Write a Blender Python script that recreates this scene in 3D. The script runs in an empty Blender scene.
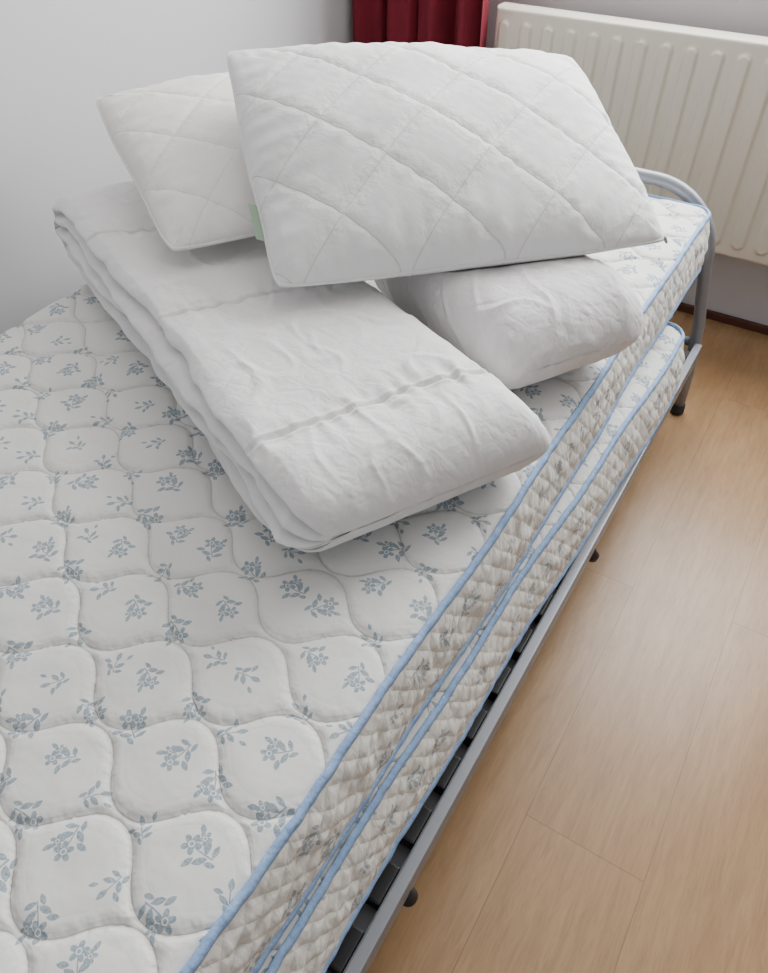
import bpy, bmesh, math, random
import numpy as np
from mathutils import Vector, Matrix, noise
from mathutils.bvhtree import BVHTree
random.seed(4)
C = bpy.context.scene
col = C.collection
PI = math.pi

# ------------------------------------------------------------ helpers
def link(name, verts, faces, mat=None, parent=None, uvs=None, smooth=True):
    me = bpy.data.meshes.new(name)
    me.from_pydata([tuple(v) for v in verts], [], faces)
    if uvs is not None:
        ul = me.uv_layers.new(name='UVMap')
        li = np.empty(len(me.loops), dtype=np.int32)
        me.loops.foreach_get('vertex_index', li)
        a = np.asarray(uvs, dtype=np.float32)[li]
        ul.data.foreach_set('uv', a.ravel())
    if smooth:
        me.polygons.foreach_set('use_smooth', [True]*len(me.polygons))
    me.update()
    o = bpy.data.objects.new(name, me)
    col.objects.link(o)
    if mat: me.materials.append(mat)
    if parent: o.parent = parent
    return o

def bm_obj(name, bm, mat, parent=None, smooth=False):
    bmesh.ops.recalc_face_normals(bm, faces=bm.faces)
    me = bpy.data.meshes.new(name); bm.to_mesh(me); bm.free()
    if smooth:
        me.polygons.foreach_set('use_smooth', [True]*len(me.polygons))
    o = bpy.data.objects.new(name, me); col.objects.link(o)
    me.materials.append(mat)
    if parent: o.parent = parent
    return o

def box(bm, x0, x1, y0, y1, z0, z1, bev=0.0):
    r = bmesh.ops.create_cube(bm, size=1.0)
    vs = r['verts']
    for v in vs:
        v.co.x = x0 if v.co.x < 0 else x1
        v.co.y = y0 if v.co.y < 0 else y1
        v.co.z = z0 if v.co.z < 0 else z1
    if bev > 0:
        es = set()
        for v in vs:
            for e in v.link_edges: es.add(e)
        bmesh.ops.bevel(bm, geom=list(es), offset=bev, segments=2, affect='EDGES', profile=0.6)

def tube(path, rad, n=12, closed=False, sx=1.0, sz=1.0, cap=True):
    V, F = [], []
    N = len(path)
    prevn = None
    for i, p in enumerate(path):
        a = path[(i-1) % N] if (closed or i > 0) else path[i]
        b = path[(i+1) % N] if (closed or i < N-1) else path[i]
        t = (b-a).normalized()
        ref = Vector((0, 0, 1)) if abs(t.z) < 0.98 else Vector((0, 1, 0))
        if prevn is None:
            s = t.cross(ref).normalized()
        else:
            s = (prevn - t*prevn.dot(t)).normalized()
        prevn = s
        u = s.cross(t).normalized()
        r = rad[i] if isinstance(rad, (list, tuple)) else rad
        for k in range(n):
            an = 2*PI*k/n
            V.append(p + s*(math.cos(an)*r*sx) + u*(math.sin(an)*r*sz))
    M_ = N if closed else N-1
    for i in range(M_):
        j = (i+1) % N
        for k in range(n):
            l = (k+1) % n
            F.append((i*n+k, i*n+l, j*n+l, j*n+k))
    if not closed and cap:
        F.append(tuple(range(n-1, -1, -1)))
        F.append(tuple((N-1)*n+k for k in range(n)))
    return V, F

def empty(name, label=None, cat=None, loc=(0, 0, 0), group=None):
    o = bpy.data.objects.new(name, None); col.objects.link(o)
    o.location = loc; o.empty_display_size = 0.1
    if label: o['label'] = label
    if cat: o['category'] = cat
    if group: o['group'] = group
    return o
def sstep(e0, e1, x):
    t = np.clip((x-e0)/(e1-e0), 0, 1); return t*t*(3-2*t)

# ------------------------------------------------------------ materials
class NT:
    def __init__(s, name, rough=0.6, metal=0.0):
        s.m = bpy.data.materials.new(name); s.m.use_nodes = True
        s.nt = s.m.node_tree; s.n = s.nt.nodes; s.l = s.nt.links
        s.b = s.n['Principled BSDF']
        s.b.inputs['Roughness'].default_value = rough
        s.b.inputs['Metallic'].default_value = metal
    def put(s, sock, v):
        if hasattr(v, 'is_linked') or isinstance(v, bpy.types.NodeSocket): s.l.new(v, sock)
        else: sock.default_value = v
    def M(s, op, a, b=None, c=None, clamp=False):
        n = s.n.new('ShaderNodeMath'); n.operation = op; n.use_clamp = clamp
        s.put(n.inputs[0], a)
        if b is not None: s.put(n.inputs[1], b)
        if c is not None: s.put(n.inputs[2], c)
        return n.outputs[0]
    def frd(s, q):
        return s.M('ABSOLUTE', s.M('SUBTRACT', q, s.M('FLOOR', s.M('ADD', q, 0.5))))
    def uv(s):
        t = s.n.new('ShaderNodeTexCoord'); x = s.n.new('ShaderNodeSeparateXYZ')
        s.l.new(t.outputs['UV'], x.inputs[0]); return t.outputs['UV'], x.outputs[0], x.outputs[1]
    def obj(s):
        t = s.n.new('ShaderNodeTexCoord'); return t.outputs['Object']
    def noise(s, vec, scale, detail=3, rough=0.5, dist=0.0):
        n = s.n.new('ShaderNodeTexNoise'); n.inputs['Scale'].default_value = scale
        n.inputs['Detail'].default_value = detail; n.inputs['Roughness'].default_value = rough
        n.inputs['Distortion'].default_value = dist
        s.l.new(vec, n.inputs['Vector']); return n.outputs[0]
    def ridge(s, vec, scale, detail=2, dist=0.0, k=7.0):
        v = s.noise(vec, scale, detail, 0.5, dist)
        return s.M('SUBTRACT', 1.0, s.M('MULTIPLY', s.M('ABSOLUTE', s.M('SUBTRACT', v, 0.5)), k), clamp=True)
    def mapping(s, vec, sc=(1, 1, 1), rot=(0, 0, 0)):
        n = s.n.new('ShaderNodeMapping'); n.inputs['Scale'].default_value = sc
        n.inputs['Rotation'].default_value = rot
        s.l.new(vec, n.inputs['Vector']); return n.outputs[0]
    def mix(s, f, a, b):
        n = s.n.new('ShaderNodeMix'); n.data_type = 'RGBA'
        s.put(n.inputs[0], f)
        for i, v in ((6, a), (7, b)):
            if isinstance(v, tuple): n.inputs[i].default_value = (*v, 1)
            else: s.l.new(v, n.inputs[i])
        return n.outputs[2]
    def color(s, v):
        if isinstance(v, tuple): s.b.inputs['Base Color'].default_value = (*v, 1)
        else: s.l.new(v, s.b.inputs['Base Color'])
    def bump(s, h, strength=0.3, dist=0.002):
        n = s.n.new('ShaderNodeBump'); n.inputs['Strength'].default_value = strength
        n.inputs['Distance'].default_value = dist
        s.l.new(h, n.inputs['Height']); s.l.new(n.outputs[0], s.b.inputs['Normal'])

def lin(r, g, b):
    f = lambda c: (c/255/12.92) if c/255 <= 0.04045 else ((c/255+0.055)/1.055)**2.4
    return (f(r), f(g), f(b))

def simple(name, c, rough=0.5, metal=0.0, nsc=None, var=0.06, bump=0.0, bdist=0.001):
    t = NT(name, rough, metal)
    o = t.obj()
    f = t.noise(o, nsc or 20, 3)
    d = tuple(x*(1-var*2) for x in c)
    t.color(t.mix(f, c, d))
    if bump: t.bump(t.noise(o, (nsc or 20)*4, 3), bump, bdist)
    return t.m

# quilting constants (metres)
QL, QW, QA, QK = 0.166, 0.0550, 0.0250, 0.8
SP = 0.029
def wave_np(u):
    c = np.cos(2*PI*u/QL); return np.tanh(QK*c)/math.tanh(QK)
def quilt_d(u, v):
    w = QA*wave_np(u)
    fr = lambda x: np.abs(x-np.floor(x+0.5))
    return np.minimum(fr((v-w)/(2*QW))*2*QW, fr((v-QW+w)/(2*QW))*2*QW)

def ticking(name, side=False):
    t = NT(name, 0.72)
    vec, u, v = t.uv()
    M = t.M
    T = 0.054
    row = M('FLOOR', M('DIVIDE', v, T))
    us = M('ADD', u, M('MULTIPLY', row, T*0.37))
    cx = M('FLOOR', M('DIVIDE', us, T))
    lx = M('SUBTRACT', M('SUBTRACT', us, M('MULTIPLY', cx, T)), T/2)
    ly = M('SUBTRACT', M('SUBTRACT', v, M('MULTIPLY', row, T)), T/2)
    cmb = t.n.new('ShaderNodeCombineXYZ'); t.l.new(cx, cmb.inputs[0]); t.l.new(row, cmb.inputs[1])
    wn = t.n.new('ShaderNodeTexWhiteNoise'); wn.noise_dimensions = '3D'; t.l.new(cmb.outputs[0], wn.inputs['Vector'])
    sp = t.n.new('ShaderNodeSeparateXYZ'); t.l.new(wn.outputs['Color'], sp.inputs[0])
    r1, r2, r3 = sp.outputs
    S = M('MULTIPLY_ADD', r2, 0.006, 0.0148)
    lx = M('DIVIDE', M('SUBTRACT', lx, M('MULTIPLY', M('SUBTRACT', r1, 0.5), 0.014)), S)
    ly = M('DIVIDE', M('SUBTRACT', ly, M('MULTIPLY', M('SUBTRACT', r2, 0.5), 0.012)), S)
    an = M('ADD', M('MULTIPLY', r3, 5.5), 0.3)
    ca, sa = M('COSINE', an), M('SINE', an)
    x = M('ADD', M('MULTIPLY', lx, ca), M('MULTIPLY', ly, sa))
    y = M('SUBTRACT', M('MULTIPLY', ly, ca), M('MULTIPLY', lx, sa))
    def ell(cx_, cy_, ang, ra, rb, vein=True):
        dx, dy = M('SUBTRACT', x, cx_), M('SUBTRACT', y, cy_)
        c, s_ = math.cos(ang), math.sin(ang)
        a = M('MULTIPLY_ADD', dy, s_/ra, M('MULTIPLY', dx, c/ra))
        b = M('MULTIPLY_ADD', dy, c/rb, M('MULTIPLY', dx, -s_/rb))
        return M('LESS_THAN', M('ADD', M('MULTIPLY', a, a), M('ABSOLUTE', b)), 1.0)
    def flower(cx_, cy_, R):
        dx, dy = M('SUBTRACT', x, cx_), M('SUBTRACT', y, cy_)
        r = M('SQRT', M('MULTIPLY_ADD', dx, dx, M('MULTIPLY', dy, dy)))
        th = M('ARCTAN2', dy, dx)
        pet = M('MULTIPLY_ADD', M('ABSOLUTE', M('COSINE', M('MULTIPLY', th, 2.5))), 0.64*R, 0.38*R)
        out = M('LESS_THAN', r, pet)
        hole = M('GREATER_THAN', M('ABSOLUTE', M('SUBTRACT', r, 0.26*R)), 0.06*R)
        return M('MULTIPLY', out, hole)
    leaves = [ell(.34, -.28, .6, .36, .16), ell(-.30, -.42, 2.5, .34, .15), ell(.38, -.72, .25, .30, .13),
              ell(-.16, -.88, 1.9, .28, .12), ell(-.62, -.04, 2.9, .30, .14), ell(.76, .42, .9, .26, .12)]
    lv = leaves[0]
    for e in leaves[1:]: lv = M('MAXIMUM', lv, e)
    stem = M('MULTIPLY', M('LESS_THAN', M('ABSOLUTE', M('SUBTRACT', x, M('MULTIPLY', M('MULTIPLY', y, y), 0.12))), 0.035),
             M('LESS_THAN', M('ABSOLUTE', M('ADD', y, .35)), .5))
    lv = M('MAXIMUM', lv, stem)
    fl = M('MAXIMUM', flower(.02, .36, .46), flower(.52, .06, .32))
    fl2 = ell(.0, .38, 1.57, .36, .17)
    isf = M('GREATER_THAN', r2, 0.40)
    spr = M('MAXIMUM', lv, M('ADD', M('MULTIPLY', fl, isf), M('MULTIPLY', fl2, M('SUBTRACT', 1.0, isf)), clamp=True))
    dens = M('GREATER_THAN', r1, 0.06 if not side else 0.25)
    spr = M('MULTIPLY', spr, dens)
    mott = t.noise(vec, 420, 2)
    spr = M('MULTIPLY', spr, M('MULTIPLY_ADD', mott, 0.9, 0.28, clamp=True))
    ground = lin(229, 229, 226) if not side else lin(236, 235, 229)
    g2 = lin(222, 222, 219) if not side else lin(229, 227, 219)
    base = t.mix(t.noise(vec, 9, 3), ground, g2)
    base = t.mix(spr, base, lin(108, 134, 150) if not side else lin(134, 152, 164))
    weave = t.noise(vec, 900, 2)
    if not side:
        c = M('COSINE', M('MULTIPLY', u, 2*PI/QL))
        w = M('MULTIPLY', M('TANH', M('MULTIPLY', c, QK)), QA/math.tanh(QK))
        d = M('MULTIPLY', M('MINIMUM', t.frd(M('DIVIDE', M('SUBTRACT', v, w), 2*QW)), t.frd(M('DIVIDE', M('ADD', M('SUBTRACT', v, QW), w), 2*QW))), 2*QW)
        line = M('SUBTRACT', 1.0, M('DIVIDE', d, 0.0020), clamp=True)
        base = t.mix(M('MULTIPLY', line, 0.50), base, lin(170, 166, 156))
        pf = M('POWER', M('MINIMUM', M('DIVIDE', d, 0.006), 1.0), 0.6)
        wr = t.noise(vec, 30, 2, 0.5)
        near = M('SUBTRACT', 1.0, M('DIVIDE', d, 0.018), clamp=True)
        pk = M('MULTIPLY', t.noise(vec, 110, 1), near)
        h = M('ADD', M('MULTIPLY', pf, 0.8), M('ADD', M('MULTIPLY', wr, 0.8), M('ADD', M('MULTIPLY', pk, 1.2), M('MULTIPLY', weave, 0.05))))
        t.bump(h, 0.8, 0.003)
    else:
        n1 = M('MULTIPLY', M('SUBTRACT', t.noise(vec, 28, 2), .5), 0.010)
        uu = M('ADD', u, n1)
        d = M('MINIMUM', t.frd(M('DIVIDE', M('MULTIPLY_ADD', v, 0.9, uu), SP)), t.frd(M('DIVIDE', M('MULTIPLY_ADD', v, -0.9, uu), SP)))
        line = M('SUBTRACT', 1.0, M('DIVIDE', d, 0.08), clamp=True)
        base = t.mix(M('MULTIPLY', line, 0.24), base, lin(172, 166, 152))
        wr = t.ridge(t.mapping(vec, (1, .35, 1)), 60, 2, 0.5, 5)
        wr2 = t.noise(t.mapping(vec, (1, .45, 1)), 75, 1)
        t.bump(M('ADD', M('MULTIPLY', M('POWER', M('MINIMUM', M('MULTIPLY', d, 4.0), 1.0), .8), 0.55), M('ADD', M('MULTIPLY', wr, -.40), M('ADD', M('MULTIPLY', wr2, 1.1), M('MULTIPLY', weave, 0.06)))), 0.55, 0.0026)
    t.color(base)
    t.b.inputs['Sheen Weight'].default_value = 0.08
    return t.m

MT_TOP = ticking('quilted_floral_ticking')
MT_SIDE = ticking('floral_side_ticking', True)

def tape_mat():
    t = NT('blue_edge_tape', 0.75)
    o = t.obj()
    t.color(t.mix(t.noise(o, 110, 3), lin(116, 152, 202), lin(160, 188, 222)))
    t.bump(t.noise(o, 200, 3), 0.6, 0.002)
    return t.m
MT_TAPE = tape_mat()

def cotton(name, c1, c2, bstr=0.5, quilt=None, kk=1.0, fine=0.0, det=5):
    t = NT(name, 0.85)
    o = t.obj(); M = t.M
    base = t.mix(t.noise(o, 6, 3), c1, c2)
    a = t.noise(o, 14, det, 0.5)
    b = t.ridge(t.mapping(o, (1.5, 0.9, 1), (0, 0, 0.6)), 9, 2, 0.8, 9)
    b2 = t.ridge(t.mapping(o, (1.0, 1.9, 1), (0, 0, 0.3)), 20, 2, 0.5, 7)
    h = M('ADD', a, M('ADD', M('MULTIPLY', b, -0.22*kk), M('ADD', M('MULTIPLY', b2, -0.14*kk), M('MULTIPLY', t.noise(o, 700, 2), 0.02))))
    if fine:
        b3 = t.ridge(t.mapping(o, (1.7, 1.0, 1.3), (0.2, 0, -0.5)), 34, 2, 0.7, 6)
        h = M('ADD', h, M('MULTIPLY', b3, -fine))
    if quilt:
        pitch, ph, amt = quilt
        vec, u, v = t.uv()
        q1 = t.frd(M('ADD', M('DIVIDE', M('MULTIPLY_ADD', u, 1.1, v), pitch), ph))
        q2 = t.frd(M('ADD', M('DIVIDE', M('MULTIPLY_ADD', u, 1.1, M('MULTIPLY', v, -1.0)), pitch), ph*0.5+.2))
        l1 = M('SUBTRACT', 1.0, M('DIVIDE', q1, 0.0026/pitch), clamp=True)
        l2 = M('MULTIPLY', M('SUBTRACT', 1.0, M('DIVIDE', q2, 0.0024/pitch), clamp=True), 0.9)
        l = M('MAXIMUM', l1, l2)
        base = t.mix(M('MULTIPLY', l, 0.42*amt), base, lin(160, 158, 152))
        w1 = M('SUBTRACT', 1.0, M('DIVIDE', M('MINIMUM', q1, q2), 0.042/pitch), clamp=True)
        pk = t.noise(vec, 80, 2)
        h = M('ADD', h, M('ADD', M('MULTIPLY', l, -0.35*amt), M('MULTIPLY', M('MULTIPLY', w1, pk), 1.0*amt)))
    t.color(base)
    t.bump(h, bstr, 0.010)
    t.b.inputs['Sheen Weight'].default_value = 0.1
    return t.m
M_DUVET = cotton('white_cotton_duvet', lin(239, 238, 237), lin(234, 232, 231), 0.36, None, 0.9, .08, 4)
M_DUVET2 = cotton('white_cotton_duvet_soft', lin(238, 235, 235), lin(232, 229, 229), 0.38, None, 1.2, .09, 4)
M_PILLOW = cotton('white_pillow_cotton', lin(240, 240, 239), lin(236, 235, 234), 0.28, (0.170, .15, 1.0), .35, 0, 2)
M_PILLOW2 = cotton('ivory_pillow_cotton', lin(239, 237, 232), lin(234, 232, 227), 0.24, (0.170, .4, .6), .3, 0, 2)

M_METAL = simple('silver_grey_metal', lin(146, 150, 157), 0.45, 0.40, 30, 0.05)
M_DARK = simple('dark_grey_slat', lin(62, 66, 76), 0.5, 0, 40, 0.1)
M_BLACK = simple('black_plastic', lin(34, 35, 40), 0.5, 0, 40, 0.1)
M_RAD = simple('cream_radiator_enamel', lin(226, 221, 206), 0.40, 0, 2, 0.003)
M_WALL = simple('painted_plaster_wall', lin(206, 205, 208), 0.9, 0, 3, 0.02, 0.15, 0.001)
M_WHITE = simple('white_gloss_paint', lin(228, 228, 226), 0.4, 0, 4, 0.02)
M_BASE = simple('dark_brown_baseboard', lin(92, 52, 40), 0.5, 0, 12, 0.12)
M_TAG = simple('pale_green_tag', lin(196, 220, 196), 0.8, 0, 60, 0.05)

def curtain_mat():
    t = NT('dark_red_curtain', 0.85)
    o = t.obj()
    t.color(t.mix(t.noise(t.mapping(o, (40, 40, 3)), 4, 3), lin(128, 14, 40), lin(90, 8, 26)))
    t.bump(t.noise(o, 600, 2), 0.3, 0.001)
    return t.m
M_CURT = curtain_mat()

def floor_mat():
    t = NT('oak_laminate', 0.34)
    o = t.obj(); M = t.M
    s = t.n.new('ShaderNodeSeparateXYZ'); t.l.new(o, s.inputs[0])
    x, y = s.outputs[0], s.outputs[1]
    PWID, PLEN = 0.192, 1.28
    xi = M('FLOOR', M('DIVIDE', M('ADD', x, 0.06), PWID))
    fx = M('FRACT', M('DIVIDE', M('ADD', x, 0.06), PWID))
    wn = t.n.new('ShaderNodeTexWhiteNoise'); wn.noise_dimensions = '1D'; t.l.new(xi, wn.inputs['W'])
    yo = M('ADD', M('DIVIDE', y, PLEN), wn.outputs['Value'])
    yi = M('FLOOR', yo); fy = M('FRACT', yo)
    cm = t.n.new('ShaderNodeCombineXYZ'); t.l.new(xi, cm.inputs[0]); t.l.new(yi, cm.inputs[1])
    w2 = t.n.new('ShaderNodeTexWhiteNoise'); t.l.new(cm.outputs[0], w2.inputs['Vector'])
    c2 = t.n.new('ShaderNodeCombineXYZ')
    t.l.new(M('ADD', x, M('MULTIPLY', w2.outputs['Value'], 7.0)), c2.inputs[0])
    t.l.new(M('MULTIPLY', M('ADD', y, M('MULTIPLY', w2.outputs['Value'], 13.0)), 0.12), c2.inputs[1])
    g1 = t.noise(c2.outputs[0], 12, 4, 0.58, 1.2)
    g2 = t.noise(c2.outputs[0], 100, 5, 0.70, 0.6)
    g3 = t.noise(t.mapping(c2.outputs[0], (1, .6, 1)), 420, 3, 0.6)
    bl = t.noise(t.mapping(o, (1, 0.35, 1)), 5, 3)
    gg = M('MULTIPLY', M('SUBTRACT', g1, 0.3), 2.2, clamp=True)
    base = t.mix(gg, lin(180, 146, 107), lin(154, 120, 84))
    base = t.mix(M('MULTIPLY', M('SUBTRACT', g2, .42, clamp=True), 1.8, clamp=True), base, lin(124, 93, 63))
    base = t.mix(M('MULTIPLY', M('SUBTRACT', g3, .50, clamp=True), 1.3, clamp=True), base, lin(116, 87, 60))
    base = t.mix(M('MULTIPLY', bl, 0.28), base, lin(164, 129, 92))
    base = t.mix(M('MULTIPLY', w2.outputs['Value'], 0.25), base, lin(150, 116, 80))
    vo = t.n.new('ShaderNodeTexVoronoi'); vo.inputs['Scale'].default_value = 3.4
    t.l.new(t.mapping(o, (2.2, 0.8, 1)), vo.inputs['Vector'])
    kn = M('SUBTRACT', 1.0, M('DIVIDE', vo.outputs['Distance'], 0.07), clamp=True)
    base = t.mix(M('MULTIPLY', kn, 0.55), base, lin(94, 64, 42))
    ex = M('MINIMUM', fx, M('SUBTRACT', 1.0, fx)); ey = M('MINIMUM', fy, M('SUBTRACT', 1.0, fy))
    seam = M('MAXIMUM', M('LESS_THAN', ex, 0.0048), M('LESS_THAN', ey, 0.0008))
    base = t.mix(M('MULTIPLY', seam, 0.36), base, lin(94, 66, 42))
    t.color(base)
    t.l.new(M('MULTIPLY_ADD', g2, 0.10, 0.27), t.b.inputs['Roughness'])
    t.b.inputs['Specular IOR Level'].default_value = 0.42
    t.bump(M('ADD', M('MULTIPLY', g2, 0.3), M('MULTIPLY', seam, -1.0)), 0.12, 0.001)
    return t.m
M_FLOOR = floor_mat()

# ------------------------------------------------------------ room
WX, WY = -1.358, 2.20
def struct(o): o['kind'] = 'structure'; return o
bm = bmesh.new(); box(bm, WX-0.1, 3.2, -2.0, WY+0.12, -0.06, 0.0); struct(bm_obj('floor', bm, M_FLOOR))
bm = bmesh.new(); box(bm, WX-0.1, 2.6, -1.6, WY+0.12, 2.5, 2.56); struct(bm_obj('ceiling', bm, M_WHITE))
bm = bmesh.new(); box(bm, WX-0.1, WX, -2.0, WY, 0, 2.5); struct(bm_obj('wall_left', bm, M_WALL))
WX0, WX1, WZ0, WZ1 = -0.98, 0.50, 0.90, 2.25
bm = bmesh.new()
box(bm, WX-0.1, 3.2, WY, WY+0.12, 0, WZ0)
box(bm, WX-0.1, 3.2, WY, WY+0.12, WZ1, 2.5)
box(bm, WX-0.1, WX0, WY, WY+0.12, WZ0, WZ1)
box(bm, WX1, 3.2, WY, WY+0.12, WZ0, WZ1)
struct(bm_obj('wall_back', bm, M_WALL))
bm = bmesh.new()
for a in ((WX0, WX1, WZ0, WZ0+.05), (WX0, WX1, WZ1-.05, WZ1), (WX0, WX0+.05, WZ0+.05, WZ1-.05), (WX1-.05, WX1, WZ0+.05, WZ1-.05), (-.26, -.20, WZ0+.05, WZ1-.05)):
    box(bm, a[0], a[1], WY+.05, WY+.09, a[2], a[3])
struct(bm_obj('window_1', bm, M_WHITE))
bm = bmesh.new(); box(bm, WX, 3.2, WY-0.014, WY, 0, 0.024, 0.003); struct(bm_obj('baseboard_back', bm, M_BASE))
bm = bmesh.new(); box(bm, WX, WX+0.014, -2.0, WY-0.014, 0, 0.024, 0.003); struct(bm_obj('baseboard_left', bm, M_BASE))

# ------------------------------------------------------------ radiator
def radiator():
    root = empty('radiator', 'cream panel radiator with vertical ribs on the wall below the window', 'radiator', (0, 0, 0))
    x0, x1, z0, z1, yf = -0.935, 0.465, 0.245, 0.75, 2.085
    nx, nz = 560, 170
    X = np.linspace(x0, x1, nx); Z = np.linspace(z0, z1, nz)
    pitch = 0.0609
    xx, zz = np.meshgrid(X, Z)
    u = (xx-x0)/pitch; fr = (u-np.floor(u)-0.5)*pitch
    hz = (z1-z0)/2-0.028; zc = (z0+z1)/2
    dz = np.maximum(np.abs(zz-zc)-hz+0.016, 0)
    d = np.sqrt(fr**2+dz**2)
    rib = sstep(0.0190, 0.0110, d)
    e = np.minimum(np.minimum(xx-x0, x1-xx), np.minimum(zz-z0, z1-zz))
    roll = np.sqrt(np.clip(1-(1-np.clip(e/0.010, 0, 1))**2, 0, 1))
    yy = yf + 0.010*(1-roll) - 0.0085*rib
    V = np.stack([xx.ravel(), yy.ravel(), zz.ravel()], 1)
    F = [(j*nx+i, j*nx+i+1, (j+1)*nx+i+1, (j+1)*nx+i) for j in range(nz-1) for i in range(nx-1)]
    link('front_panel', V, F, M_RAD, root)
    bm = bmesh.new(); box(bm, x0+.01, x1-.01, 2.128, 2.140, z0, z1, .003); bm_obj('back_panel', bm, M_RAD, root)
    bm = bmesh.new(); box(bm, x0, x1, yf+.010, 2.136, z1-.010, z1+.001, .003); bm_obj('top_cover', bm, M_RAD, root)
    for s in (x0, x1-.004):
        bm = bmesh.new(); box(bm, s, s+.004, yf+.009, 2.136, z0+.01, z1-.002, .001); bm_obj('side_cover', bm, M_RAD, root)
    for xb in (x0+.15, x1-.15):
        bm = bmesh.new(); box(bm, xb-.015, xb+.015, 2.139, 2.199, z0+.05, z1-.05); bm_obj('wall_bracket', bm, M_RAD, root)
    V, F = tube([Vector((x1-.04, 2.11, z0+.02)), Vector((x1-.04, 2.11, 0.0))], .0075, 12)
    link('pipe', V, F, M_RAD, root)
radiator()

# ------------------------------------------------------------ curtain
def curtain():
    root = empty('curtain', 'dark red pleated curtain hanging in the corner beside the radiator', 'curtain')
    x0, x1 = -1.366, -0.928
    nx, nz = 220, 40
    V, F = [], []
    for j in range(nz):
        z = 0.08 + (2.32-0.08)*j/(nz-1)
        for i in range(nx):
            s = i/(nx-1)
            ph = 2*PI*s*4.6 + 0.9*math.sin(5*s+z*1.5) + .5*math.sin(13*s)
            y = 2.045 + 0.034*math.sin(ph) + .012*math.sin(2.3*ph+1)
            V.append((max(WX+.003, x0+(x1-x0)*s + .014*math.cos(ph)), y, z))
    F = [(j*nx+i, j*nx+i+1, (j+1)*nx+i+1, (j+1)*nx+i) for j in range(nz-1) for i in range(nx-1)]
    link('fabric', V, F, M_CURT, root)
    V, F = tube([Vector((-1.355, 2.09, 2.35)), Vector((.7, 2.09, 2.35))], .012, 12)
    link('rod', V, F, M_METAL, root)
curtain()

# ------------------------------------------------------------ mattress
def rr_path(W, L, R, step):
    pts, nrm = [], []
    hw, hl = W/2, L/2
    segs = [((hw, -hl+R), (hw, hl-R), (1, 0)), ((hw-R, hl), (-hw+R, hl), (0, 1)), ((-hw, hl-R), (-hw, -hl+R), (-1, 0)), ((-hw+R, -hl), (hw-R, -hl), (0, -1))]
    cents = [(hw-R, hl-R), (-hw+R, hl-R), (-hw+R, -hl+R), (hw-R, -hl+R)]
    for k, (a, b, n) in enumerate(segs):
        ln = math.hypot(b[0]-a[0], b[1]-a[1]); m = max(2, int(ln/step))
        for i in range(m):
            t = i/m; pts.append((a[0]+(b[0]-a[0])*t, a[1]+(b[1]-a[1])*t)); nrm.append(n)
        c = cents[k]; a0 = k*PI/2
        m = max(5, int(R*PI/2/step))
        for i in range(m):
            an = a0+PI/2*i/m
            pts.append((c[0]+R*math.cos(an), c[1]+R*math.sin(an))); nrm.append((math.cos(an), math.sin(an)))
    pts = np.array(pts); nrm = np.array(nrm)
    d = np.linalg.norm(np.roll(pts, -1, 0)-pts, axis=1); s = np.concatenate([[0], np.cumsum(d)[:-1]])
    return pts, nrm, s

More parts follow.
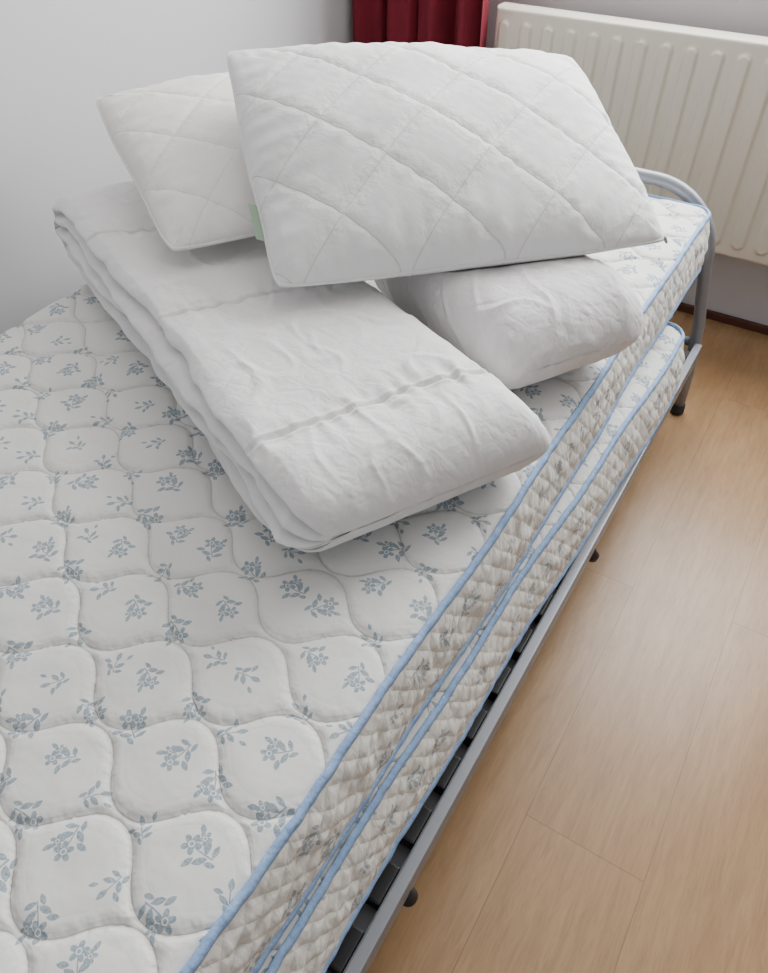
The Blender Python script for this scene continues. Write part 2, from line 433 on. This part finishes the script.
def mattress(label, W, L, H, loc, rotz, res, lean, seed):
    root = empty('mattress', label, 'mattress', loc); root.rotation_euler = (0, 0, rotz)
    R = 0.035
    def deform(P):
        P = np.array(P, dtype=float)
        q = P[:, 2]/H
        left = np.clip((-W/2+0.040-P[:, 0])/0.040, 0, 1.3)
        P[:, 0] += lean*(1-q) + 0.0035*np.sin(P[:, 1]*5.3+seed) + .0018*np.sin(P[:, 1]*16+seed*2)
        P[:, 2] += (0.003*np.sin(P[:, 1]*6.1+seed)+.002*np.sin(P[:, 1]*17+seed))*np.clip(q, 0, 1)
        P[:, 2] -= 0.024*left**2*np.clip(q, 0, 1)
        return P
    nx, ny = int(W/res)+1, int(L/res)+1
    X = np.linspace(-W/2, W/2, nx); Y = np.linspace(-L/2, L/2, ny)
    xx, yy = np.meshgrid(X, Y); xx = xx.ravel(); yy = yy.ravel()
    e = np.minimum(W/2-np.abs(xx), L/2-np.abs(yy))
    d = quilt_d(xx+3, yy+3)
    h = 0.0075*(1-np.exp(-d/0.0075))
    nz_ = np.array([noise.noise(Vector((a*9, b*9, seed))) for a, b in zip(xx, yy)])
    nf = np.array([noise.noise(Vector((a*38, b*38, seed))) for a, b in zip(xx, yy)])
    h = h + 0.0025*nz_ + 0.0010*nf
    edge = np.sqrt(np.clip(1-(1-np.clip(e/0.035, 0, 1))**2, 0, 1))
    z = H-0.015 + (0.004+h)*edge
    cx, cy = np.abs(xx)-(W/2-R), np.abs(yy)-(L/2-R)
    inn = (cx > 0) & (cy > 0)
    m = np.maximum(cx, cy); eu = np.sqrt(cx**2+cy**2)
    sc = np.where(inn, m/np.maximum(eu, 1e-9), 1.0)
    px = np.where(inn, np.sign(xx)*(W/2-R+cx*sc), xx); py = np.where(inn, np.sign(yy)*(L/2-R+cy*sc), yy)
    V = deform(np.stack([px, py, z], 1))
    F = [(j*nx+i, j*nx+i+1, (j+1)*nx+i+1, (j+1)*nx+i) for j in range(ny-1) for i in range(nx-1)]
    link('quilted_top', V, F, MT_TOP, root, uvs=np.stack([xx+3, yy+3], 1))
    pts, nrm, s = rr_path(W, L, R, 0.0040)
    n = len(pts); nq = 32
    V, UV, F = [], [], []
    for j in range(nq+1):
        q = j/nq; zz = 0.006+(H-0.018)*q
        a = (s+zz*0.9)/SP; b = (s-zz*0.9)/SP
        da = np.abs(a-np.floor(a+.5)); db = np.abs(b-np.floor(b+.5))
        puff = (1-np.exp(-np.minimum(da, db)*5))
        wr = np.array([noise.noise(Vector((s_*30, zz*45, seed+5))) for s_ in s])
        wr2 = np.array([noise.noise(Vector((s_*80, zz*26, seed+15))) for s_ in s])
        env = math.sin(PI*q)**0.6
        off = env*(0.008+0.0022*puff+0.0042*wr+0.0024*wr2)
        P = np.stack([pts[:, 0]+nrm[:, 0]*off, pts[:, 1]+nrm[:, 1]*off, np.full(n, zz)], 1)
        V.append(P); UV.append(np.stack([s, np.full(n, zz)], 1))
    V = deform(np.concatenate(V)); UV = np.concatenate(UV)
    for j in range(nq):
        for i in range(n):
            k = (i+1) % n
            F.append((j*n+i, j*n+k, (j+1)*n+k, (j+1)*n+i))
    link('side_band', V, F, MT_SIDE, root, uvs=UV)
    P = deform(np.stack([pts[::3, 0], pts[::3, 1], np.full(len(pts[::3]), 0.006)], 1))
    link('bottom_panel', P, [tuple(range(len(P)))[::-1]], MT_SIDE, root, uvs=P[:, :2]+20, smooth=False)
    pts, nrm, s = rr_path(W, L, R, 0.0026)
    n = len(pts)
    for zt in (H-0.012, 0.008):
        V, F = [], []
        K = 10
        wz = np.array([noise.noise(Vector((a*22, zt*30, seed)))*0.0018+noise.noise(Vector((a*70, zt*30, seed+2)))*0.0009 for a in s])
        wo = np.array([noise.noise(Vector((a*60, zt*30, seed+4)))*0.0013 for a in s])
        for k in range(K):
            an = 2*PI*k/K
            cc, ss_ = math.cos(an), math.sin(an)
            bx = math.copysign(abs(cc)**.55, cc); bz = math.copysign(abs(ss_)**.55, ss_)
            ro = 0.0018 + wo + 0.0034*bx
            V.append(np.stack([pts[:, 0]+nrm[:, 0]*ro, pts[:, 1]+nrm[:, 1]*ro, zt+wz+0.0044*bz-.0012*bx], 1))
        V = deform(np.concatenate(V))
        for k in range(K):
            k2 = (k+1) % K
            for i in range(n):
                i2 = (i+1) % n
                F.append((k*n+i, k*n+i2, k2*n+i2, k2*n+i))
        link('edge_tape', V, F, MT_TAPE, root)
    return root

up = mattress('upper floral quilted mattress with blue edging, directly under the duvets and pillows', 0.90, 2.00, 0.135,
              (-0.66, 0.66, 0.408), 0.0, 0.004, 0.017, 1.3)
lo = mattress('lower floral mattress with blue edging, sandwiched between top mattress and metal bed frame', 0.88, 1.86, 0.140,
              (-0.624, 0.50, 0.262), math.radians(-1.60), 0.0075, 0.022, 4.1)

# ------------------------------------------------------------ bed frame
def bed():
    root = empty('bed_frame', 'silver grey metal bed frame with rounded hoop end and dark slats under the mattresses', 'bed frame')
    xr, xl = -0.147, -1.13
    def hoop(y):
        top, r = 0.560, 0.15
        xt, xtl = xr-.046, xl+.046
        path = [Vector((xr, y, 0.02)), Vector((xr-.004, y, 0.12)), Vector((xr-.016, y, 0.25))]
        for k in range(0, 13):
            a = k/12*PI/2
            path.append(Vector((xt-r+r*math.cos(a), y, top-r+r*math.sin(a))))
        for k in range(0, 13):
            a = PI/2+k/12*PI/2
            path.append(Vector((xtl+r+r*math.cos(a), y, top-r+r*math.sin(a))))
        path += [Vector((xl+.016, y, .25)), Vector((xl+.004, y, .12)), Vector((xl, y, 0.02))]
        V, F = tube(path, 0.0140, 16)
        h = link('end_hoop', V, F, M_METAL, root)
        for x in (xr, xl):
            V, F = tube([Vector((x, y, 0.0)), Vector((x, y, .004)), Vector((x, y, .026))], [.016, .018, .0165], 16)
            link('rubber_foot', V, F, M_BLACK, h)
        for z, ins in ((0.205, .016), (0.395, .050)):
            V, F = tube([Vector((xr-ins, y, z)), Vector((xl+ins, y, z))], .010, 12)
            link('crossbar', V, F, M_METAL, h)
        k = xl+.14
        while k < xr-.05:
            V, F = tube([Vector((k, y, .205)), Vector((k, y, .395))], .006, 8)
            link('spindle', V, F, M_METAL, h); k += .14
    hoop(1.690); hoop(-0.47)
    for s, x in ((1, xr), (-1, xl)):
        bm = bmesh.new()
        a, b = (x-.010, x+.008) if s > 0 else (x-.008, x+.010)
        box(bm, a, b, -0.455, 1.678, 0.166, 0.214, .003)
        a, b = (x-.058, x-.006) if s > 0 else (x+.006, x+.058)
        box(bm, a, b, -0.455, 1.678, 0.178, 0.185)
        bm_obj('side_rail', bm, M_METAL, root)
    y = -0.40
    while y < 1.64:
        V, F = [], []
        n = 20
        for i in range(n+1):
            t = i/n; x = xl+.012 + (xr-xl-.024)*t
            z = 0.203 + .039*math.sin(PI*t)
            for (dy, dz) in ((-.023, -.004), (.023, -.004), (.023, .004), (-.023, .004)):
                V.append((x, y+dy, z+dz))
        for i in range(n):
            for k in range(4):
                l = (k+1) % 4
                F.append((i*4+k, i*4+l, i*4+4+l, i*4+4+k))
        F += [(3, 2, 1, 0), (n*4, n*4+1, n*4+2, n*4+3)]
        sl = link('slat', V, F, M_DARK, root, smooth=False)
        for s, x in ((1, xr), (-1, xl)):
            bm = bmesh.new()
            a, b = (x-.050, x-.011) if s > 0 else (x+.011, x+.050)
            box(bm, a, b, y-.026, y+.026, .1855, .211, .003)
            bm_obj('slat_holder', bm, M_BLACK, sl)
        y += 0.084
    for y in (0.29, 0.97):
        V, F = tube([Vector((xr+.001, y, .175)), Vector((xr+.004, y, .162)), Vector((xr+.006, y, .154)), Vector((xr+.006, y, .145))], [.006, .008, .013, .011], 14)
        link('plastic_cap', V, F, M_BLACK, root)
bed()

# ------------------------------------------------------------ pillows
def pillow(label, BL, BR, TR, TL, Ttop, Tbot, mat, seed, qphase, pitch, qa=1.0):
    BL, BR, TR, TL = [np.array(p, float) for p in (BL, BR, TR, TL)]
    root = empty('pillow', label, 'pillow')
    n, m = 210, 170
    U = np.sin(np.linspace(-1, 1, n)*PI/2)*0.6+np.linspace(-1, 1, n)*0.4
    U = np.where(np.abs(U) > .985, np.sign(U)*(1-(1-np.abs(U))**1.5/(.015**.5)), U)
    Vv = np.sin(np.linspace(-1, 1, m)*PI/2)*0.6+np.linspace(-1, 1, m)*0.4
    Vv = np.where(np.abs(Vv) > .985, np.sign(Vv)*(1-(1-np.abs(Vv))**1.5/(.015**.5)), Vv)
    uu, vv = np.meshgrid(U, Vv); uu = uu.ravel(); vv = vv.ravel()
    W = np.linalg.norm(BR-BL); Hh = np.linalg.norm(TL-BL)
    nrm = np.cross(BR-BL, TL-BL); nrm /= np.linalg.norm(nrm)
    pin = -0.006
    def plan(u, v):
        wob = 0.006*np.sin(5*u+seed)*np.abs(v)**3
        wob2 = 0.006*np.sin(5*v+seed*2)*np.abs(u)**3
        us = u*(1-pin*(1-v*v))+wob2*(1-v**4); vs = v*(1-pin*(1-u*u))+wob*(1-u**4)
        k = 1-0.018*(np.abs(u)**14)*(np.abs(v)**14)
        us = us*k; vs = vs*k
        a, b = (us+1)/2, (vs+1)/2
        return (np.outer((1-a)*(1-b), BL)+np.outer(a*(1-b), BR)+np.outer(a*b, TR)+np.outer((1-a)*b, TL))
    P = plan(uu, vv)
    prof = (np.clip(1-uu**2, 0, 1)**0.47)*(np.clip(1-vv**2, 0, 1)**0.47)
    sx, sy = uu*W/2, vv*Hh/2
    def fr(x): return np.abs(x-np.floor(x+0.5))
    d1 = fr((sx*1.1+sy)/pitch+qphase)*pitch/1.487
    d2 = fr((sx*1.1-sy)/pitch+qphase*0.5+.2)*pitch/1.487
    q1 = np.exp(-d1/0.007); q2 = np.exp(-d2/0.007)
    quilt = -0.0036*qa*np.maximum(q1, 0.85*q2)
    ew = np.minimum(W/2-np.abs(sx), Hh/2-np.abs(sy))
    wr = np.array([noise.noise(Vector((a*8, b*8, seed))) for a, b in zip(sx, sy)])
    cr = np.array([noise.noise(Vector(((a*1.1+b)*7, (a*.9-b)*46, seed+3))) for a, b in zip(sx, sy)])
    along = np.where((W/2-np.abs(sx)) < (Hh/2-np.abs(sy)), sy, sx)
    pk = np.array([noise.noise(Vector((a*50, b*7, seed+7))) for a, b in zip(along, ew)])
    det = quilt + 0.006*wr + 0.0040*qa*cr*np.exp(-(np.minimum(d1, d2)/0.026)) + 0.0045*pk*np.exp(-ew/0.040)
    fade = np.clip(ew/0.02, 0, 1)
    top = P + np.outer(Ttop*prof + det*fade, nrm)
    bot = P - np.outer(Tbot*prof - 0.003*wr*fade, nrm)
    idx = lambda i, j: j*n+i
    V = np.concatenate([top, bot]); N = n*m
    F = []
    for j in range(m-1):
        for i in range(n-1):
            F.append((idx(i, j), idx(i+1, j), idx(i+1, j+1), idx(i, j+1)))
            F.append((N+idx(i, j), N+idx(i, j+1), N+idx(i+1, j+1), N+idx(i+1, j)))
    uvs = np.stack([sx, sy], 1); uvs = np.concatenate([uvs, uvs])
    o = link('pillow_body', V, F, mat, root, uvs=uvs)
    bm = bmesh.new(); bm.from_mesh(o.data)
    bmesh.ops.remove_doubles(bm, verts=[v for v in bm.verts if v.is_boundary], dist=0.00005); bm.to_mesh(o.data); bm.free()
    K = 60; per = []
    for i in range(K): per.append((-1+2*i/K, -1))
    for i in range(K): per.append((1, -1+2*i/K))
    for i in range(K): per.append((1-2*i/K, 1))
    for i in range(K): per.append((-1, 1-2*i/K))
    per = np.array(per, float)
    Q = plan(per[:, 0], per[:, 1])
    V, F = tube([Vector(q) for q in Q], 0.0026, 8, closed=True)
    link('seam_piping', V, F, mat, root)
    return root, o, plan, nrm

def shift(p, z=1.21): return (p[0], p[1], p[2]+z)
p1, p1b, plan1, n1 = pillow('large white pillow with diagonal stitching, on top of the pile, overlapping the other pillow',
    shift((-.600, .700, -.512)), shift((-.190, 1.118, -.515)), shift((-.482, 1.419, -.374)), shift((-.910, 1.003, -.332)),
    0.076, 0.066, M_PILLOW, 2.2, 0.15, 0.170)
p2, p2b, plan2, n2 = pillow('white pillow lying behind and left of the top pillow, nearest the left wall',
    shift((-.797, .706, -.515)), shift((-.475, 1.205, -.505)), shift((-.85, 1.43, -.435)), shift((-1.182, .946, -.430)),
    0.064, 0.038, M_PILLOW2, 7.7, 0.4, 0.170, .6)

def strip(name, pts, mat, parent, thick=0.0008):
    bm = bmesh.new(); vs = [bm.verts.new(p) for p in pts]
    f = bm.faces.new(vs); bmesh.ops.solidify(bm, geom=[f], thickness=thick)
    return bm_obj(name, bm, mat, parent)
a = Vector(plan1(np.array([-1.0]), np.array([-.66]))[0]); b = Vector(plan1(np.array([-1.0]), np.array([-.38]))[0])
out = Vector((-.85, -.45, .25)).normalized()*0.015
t1 = strip('care_tag', [a, b, b+out, a+out], M_TAG, p1); t1['label'] = 'pale green sewn tag'
c = Vector(plan1(np.array([1.0]), np.array([-.95]))[0])
V, F = tube([c, c+Vector((.006, -.002, -.003)), c+Vector((.011, -.005, -.008))], [.0025, .003, .0018], 8)
link('zip_pull', V, F, M_METAL, p1)

# ------------------------------------------------------------ duvets
def duvet(label, NL, NR, FR, FL, z0, TH, seams, layers, mat, seed, endr=1.0, boxy=0.42, sag=0.0, wam=1.0, cornerR=0.02, cornerL=0.04, gdep=0.034, lj=0.012, crump=1.0):
    root = empty('folded_duvet', label, 'duvet')
    NL, NR, FR, FL = [np.array(p, float) for p in (NL, NR, FR, FL)]
    Lm = (np.linalg.norm(FL-NL)+np.linalg.norm(FR-NR))/2; Wm = (np.linalg.norm(NR-NL)+np.linalg.norm(FR-FL))/2
    w = Wm/2; hh = TH/2
    na = 340
    al = np.linspace(0, 1, na); al = al*al*(3-2*al)*0.4+al*0.6
    prof = []
    r = hh
    NTp, NA, NB = 130, 120, 30
    for i in range(NTp): prof.append(('t', -1+2*i/NTp, 0))
    for i in range(NA//2): prof.append(('r', 0, PI/2-PI*i/(NA//2)))
    for i in range(NB): prof.append(('b', 1-2*i/NB, 0))
    for i in range(NA): prof.append(('l', 0, -PI/2+PI*i/NA))
    n = len(prof)
    V = []
    nv = noise.noise
    for ai, a in enumerate(al):
        e = a*Lm; ef = (1-a)*Lm
        re = hh*1.25*endr
        E = 1.0
        if e < re: E = math.sqrt(max(0, 1-(1-e/re)**2))
        rf = hh*0.3
        if ef < rf: E = min(E, math.sqrt(max(0, 1-(1-ef/rf)**2)))
        E = max(E, 0.02)
        def inset(rc):
            return rc*(1-math.sqrt(max(0, 1-(1-e/rc)**2))) if e < rc else 0.0
        inL = inset(cornerL); inR = inset(cornerR)
        wobs = 0.34*nv(Vector((e*6, 0, seed)))+0.18*nv(Vector((e*20, 3, seed)))
        lays = [lj*nv(Vector((l*3.1, e*6, seed+2)))+lj*.4*nv(Vector((l*5.1, e*22, seed+3))) for l in range(-1, layers+2)]
        for (k, bb, th) in prof:
            if k in 'tb':
                lat = bb*(w-r)
                zz = 1 if k == 't' else -1
            else:
                c_, s_ = math.cos(th), math.sin(th); zz = s_
                if k == 'r': lat = (w-r)+r*abs(c_)**0.8
                else:
                    q_ = (th+PI/2)/PI
                    if layers > 0: zz = -1+2*q_
                    ext = r*abs(c_)**boxy
                    if layers > 0:
                        ph = q_*layers+wobs*min(1, abs(c_)*2)
                        g = abs(math.sin(PI*ph))
                        lf = ph-math.floor(ph)
                        lay = max(-1, min(layers, int(math.floor(ph))))
                        l2 = max(-1, min(layers, lay+1))
                        env = min(1, abs(c_)*3.0)
                        bl = lays[lay+1]
                        if lf > .9: bl = bl+(lays[l2+1]-bl)*(lf-.9)*5
                        elif lf < .1 and lay >= 0: bl = bl+(lays[lay]-bl)*(.1-lf)*5
                        ext = ext - env*gdep*(1-g**0.42) + env*bl
                    lat = -(w-r)-ext
            if lat < 0: lat = lat*(w-inL)/w
            else: lat = lat*(w-inR)/w
            b01 = (lat/w+1)/2
            xy = (NL*(1-a)*(1-b01)+NR*(1-a)*b01+FR*a*b01+FL*a*(1-b01))
            z = zz*hh*E
            topw = max(0, zz)**0.5 if (k in 'tr' or layers == 0) else max(0, zz)**3
            if topw > 0:
                dd, sg = min(((abs(e-s-0.008*nv(Vector((lat*9, s, seed)))), e-s) for s in seams))
                dz = 0.0060*(1-math.exp(-dd/0.018)) - 0.0060*math.exp(-(dd/0.0026)**2) + 0.0022*math.exp(-((dd-.006)/0.003)**2)
                pk = nv(Vector((lat*60, e*11, seed+4)))
                dz += 0.0085*pk*math.exp(-dd/0.020)
                dz += wam*0.0050*nv(Vector((lat*6, e*6, seed)))
                x1_ = nv(Vector((lat*5+e*9, e*4-lat*11, seed+8)))
                m1 = max(0, nv(Vector((lat*6, e*6, seed+30)))+.20)
                dz += wam*0.0055*m1*max(0, 1-abs(x1_)*8)
                x2_ = nv(Vector((lat*14-e*5, e*9+lat*5, seed+18)))
                m2 = max(0, nv(Vector((lat*8, e*8, seed+40)))+.25)
                dz += wam*0.0034*m2*max(0, 1-abs(x2_)*7)
                z += dz*topw*min(1, E*1.2)
            x, y = xy
            if sag and x < -1.11: z -= sag*(-1.11-x)
            V.append((x, y, z0+hh+z))
    F = []
    for i in range(na-1):
        for k in range(n):
            l = (k+1) % n
            F.append((i*n+k, i*n+l, (i+1)*n+l, (i+1)*n+k))
    F.append(tuple(range(n-1, -1, -1))); F.append(tuple((na-1)*n+k for k in range(n)))
    o = link('duvet_body', V, F, mat, root)
    bm = bmesh.new(); bm.from_mesh(o.data); bmesh.ops.recalc_face_normals(bm, faces=bm.faces); bm.to_mesh(o.data); bm.free()
    me = o.data
    nn = [v.normal.copy() for v in me.vertices]
    for v, nr in zip(me.vertices, nn):
        p = v.co
        wgt = min(1, max(0, (nr.z+0.9)/0.6))
        a1 = nv(Vector((p.x*15+p.y*6, p.y*9-p.x*4, p.z*12+seed)))
        a2 = nv(Vector((p.x*24, p.y*24, p.z*20+seed)))
        v.co = p + nr*(wgt*crump*(0.0026*max(0, 1-abs(a1)*5) + 0.0014*a2 - .0006))
    me.update()
    return root, o

d1, d1b = duvet('long folded white duvet lying diagonally across the mattress, layered edge towards the camera',
    (-.352, .392), (-.180, .702), (-.975, 1.055), (-1.222, .812), 0.549, 0.108, [0.125, 0.42, 0.70], 5, M_DUVET, 3.3, 1.15, 0.24, 0.20, 0.8, 0.020, 0.035, 0.036, 0.015, 0.5)
d2, d2b = duvet('smaller puffy folded white duvet beside the long one, half under the top pillow',
    (-.290, .772), (-.146, 1.012), (-.50, 1.20), (-.61, .950), 0.549, 0.132, [0.26], 0, M_DUVET2, 11.4, 1.15, 0.8, 0.0, 1.7, 0.06, 0.04, 0.016, 0.006, 0.8)

def press(lower, upper, gap=0.003):
    bvh = BVHTree.FromPolygons([v.co.copy() for v in upper.data.vertices], [tuple(p.vertices) for p in upper.data.polygons])
    for v in lower.data.vertices:
        hit = bvh.ray_cast(Vector((v.co.x, v.co.y, 0.3)), Vector((0, 0, 1)))
        if hit[0] is not None and v.co.z > hit[0].z-gap:
            v.co.z = hit[0].z-gap
press(p2b, p1b); press(d1b, p2b); press(d2b, p2b); press(d1b, p1b); press(d2b, p1b)

# ------------------------------------------------------------ lights, world, camera
w = bpy.data.worlds.new('World'); C.world = w; w.use_nodes = True
bg = w.node_tree.nodes['Background']; bg.inputs[0].default_value = (0.84, 0.88, 0.95, 1); bg.inputs[1].default_value = 0.42
L = bpy.data.lights.new('window_light', 'AREA'); L.shape = 'RECTANGLE'; L.size = 1.45; L.size_y = 1.3; L.energy = 116; L.color = (0.99, 0.99, 0.99)
lo_ = bpy.data.objects.new('window_light', L); col.objects.link(lo_)
lo_.location = (-0.24, 2.30, 1.57); lo_.rotation_euler = (math.radians(-90), 0, 0)

cam = bpy.data.cameras.new('camera'); co = bpy.data.objects.new('camera', cam); col.objects.link(co)
cam.sensor_fit = 'VERTICAL'; cam.sensor_height = 24; cam.lens = 745/973*24
cam.clip_start = 0.02
psi, pit = math.radians(31.5), math.radians(44.3)
h = Vector((-math.sin(psi), math.cos(psi), 0)); r = Vector((math.cos(psi), math.sin(psi), 0)); zv = Vector((0, 0, 1))
Fw = h*math.cos(pit)-zv*math.sin(pit); Up = h*math.sin(pit)+zv*math.cos(pit)
R = Matrix((r, Up, -Fw)).transposed()
co.matrix_world = Matrix.Translation((0, 0, 1.21)) @ R.to_4x4()
C.camera = co
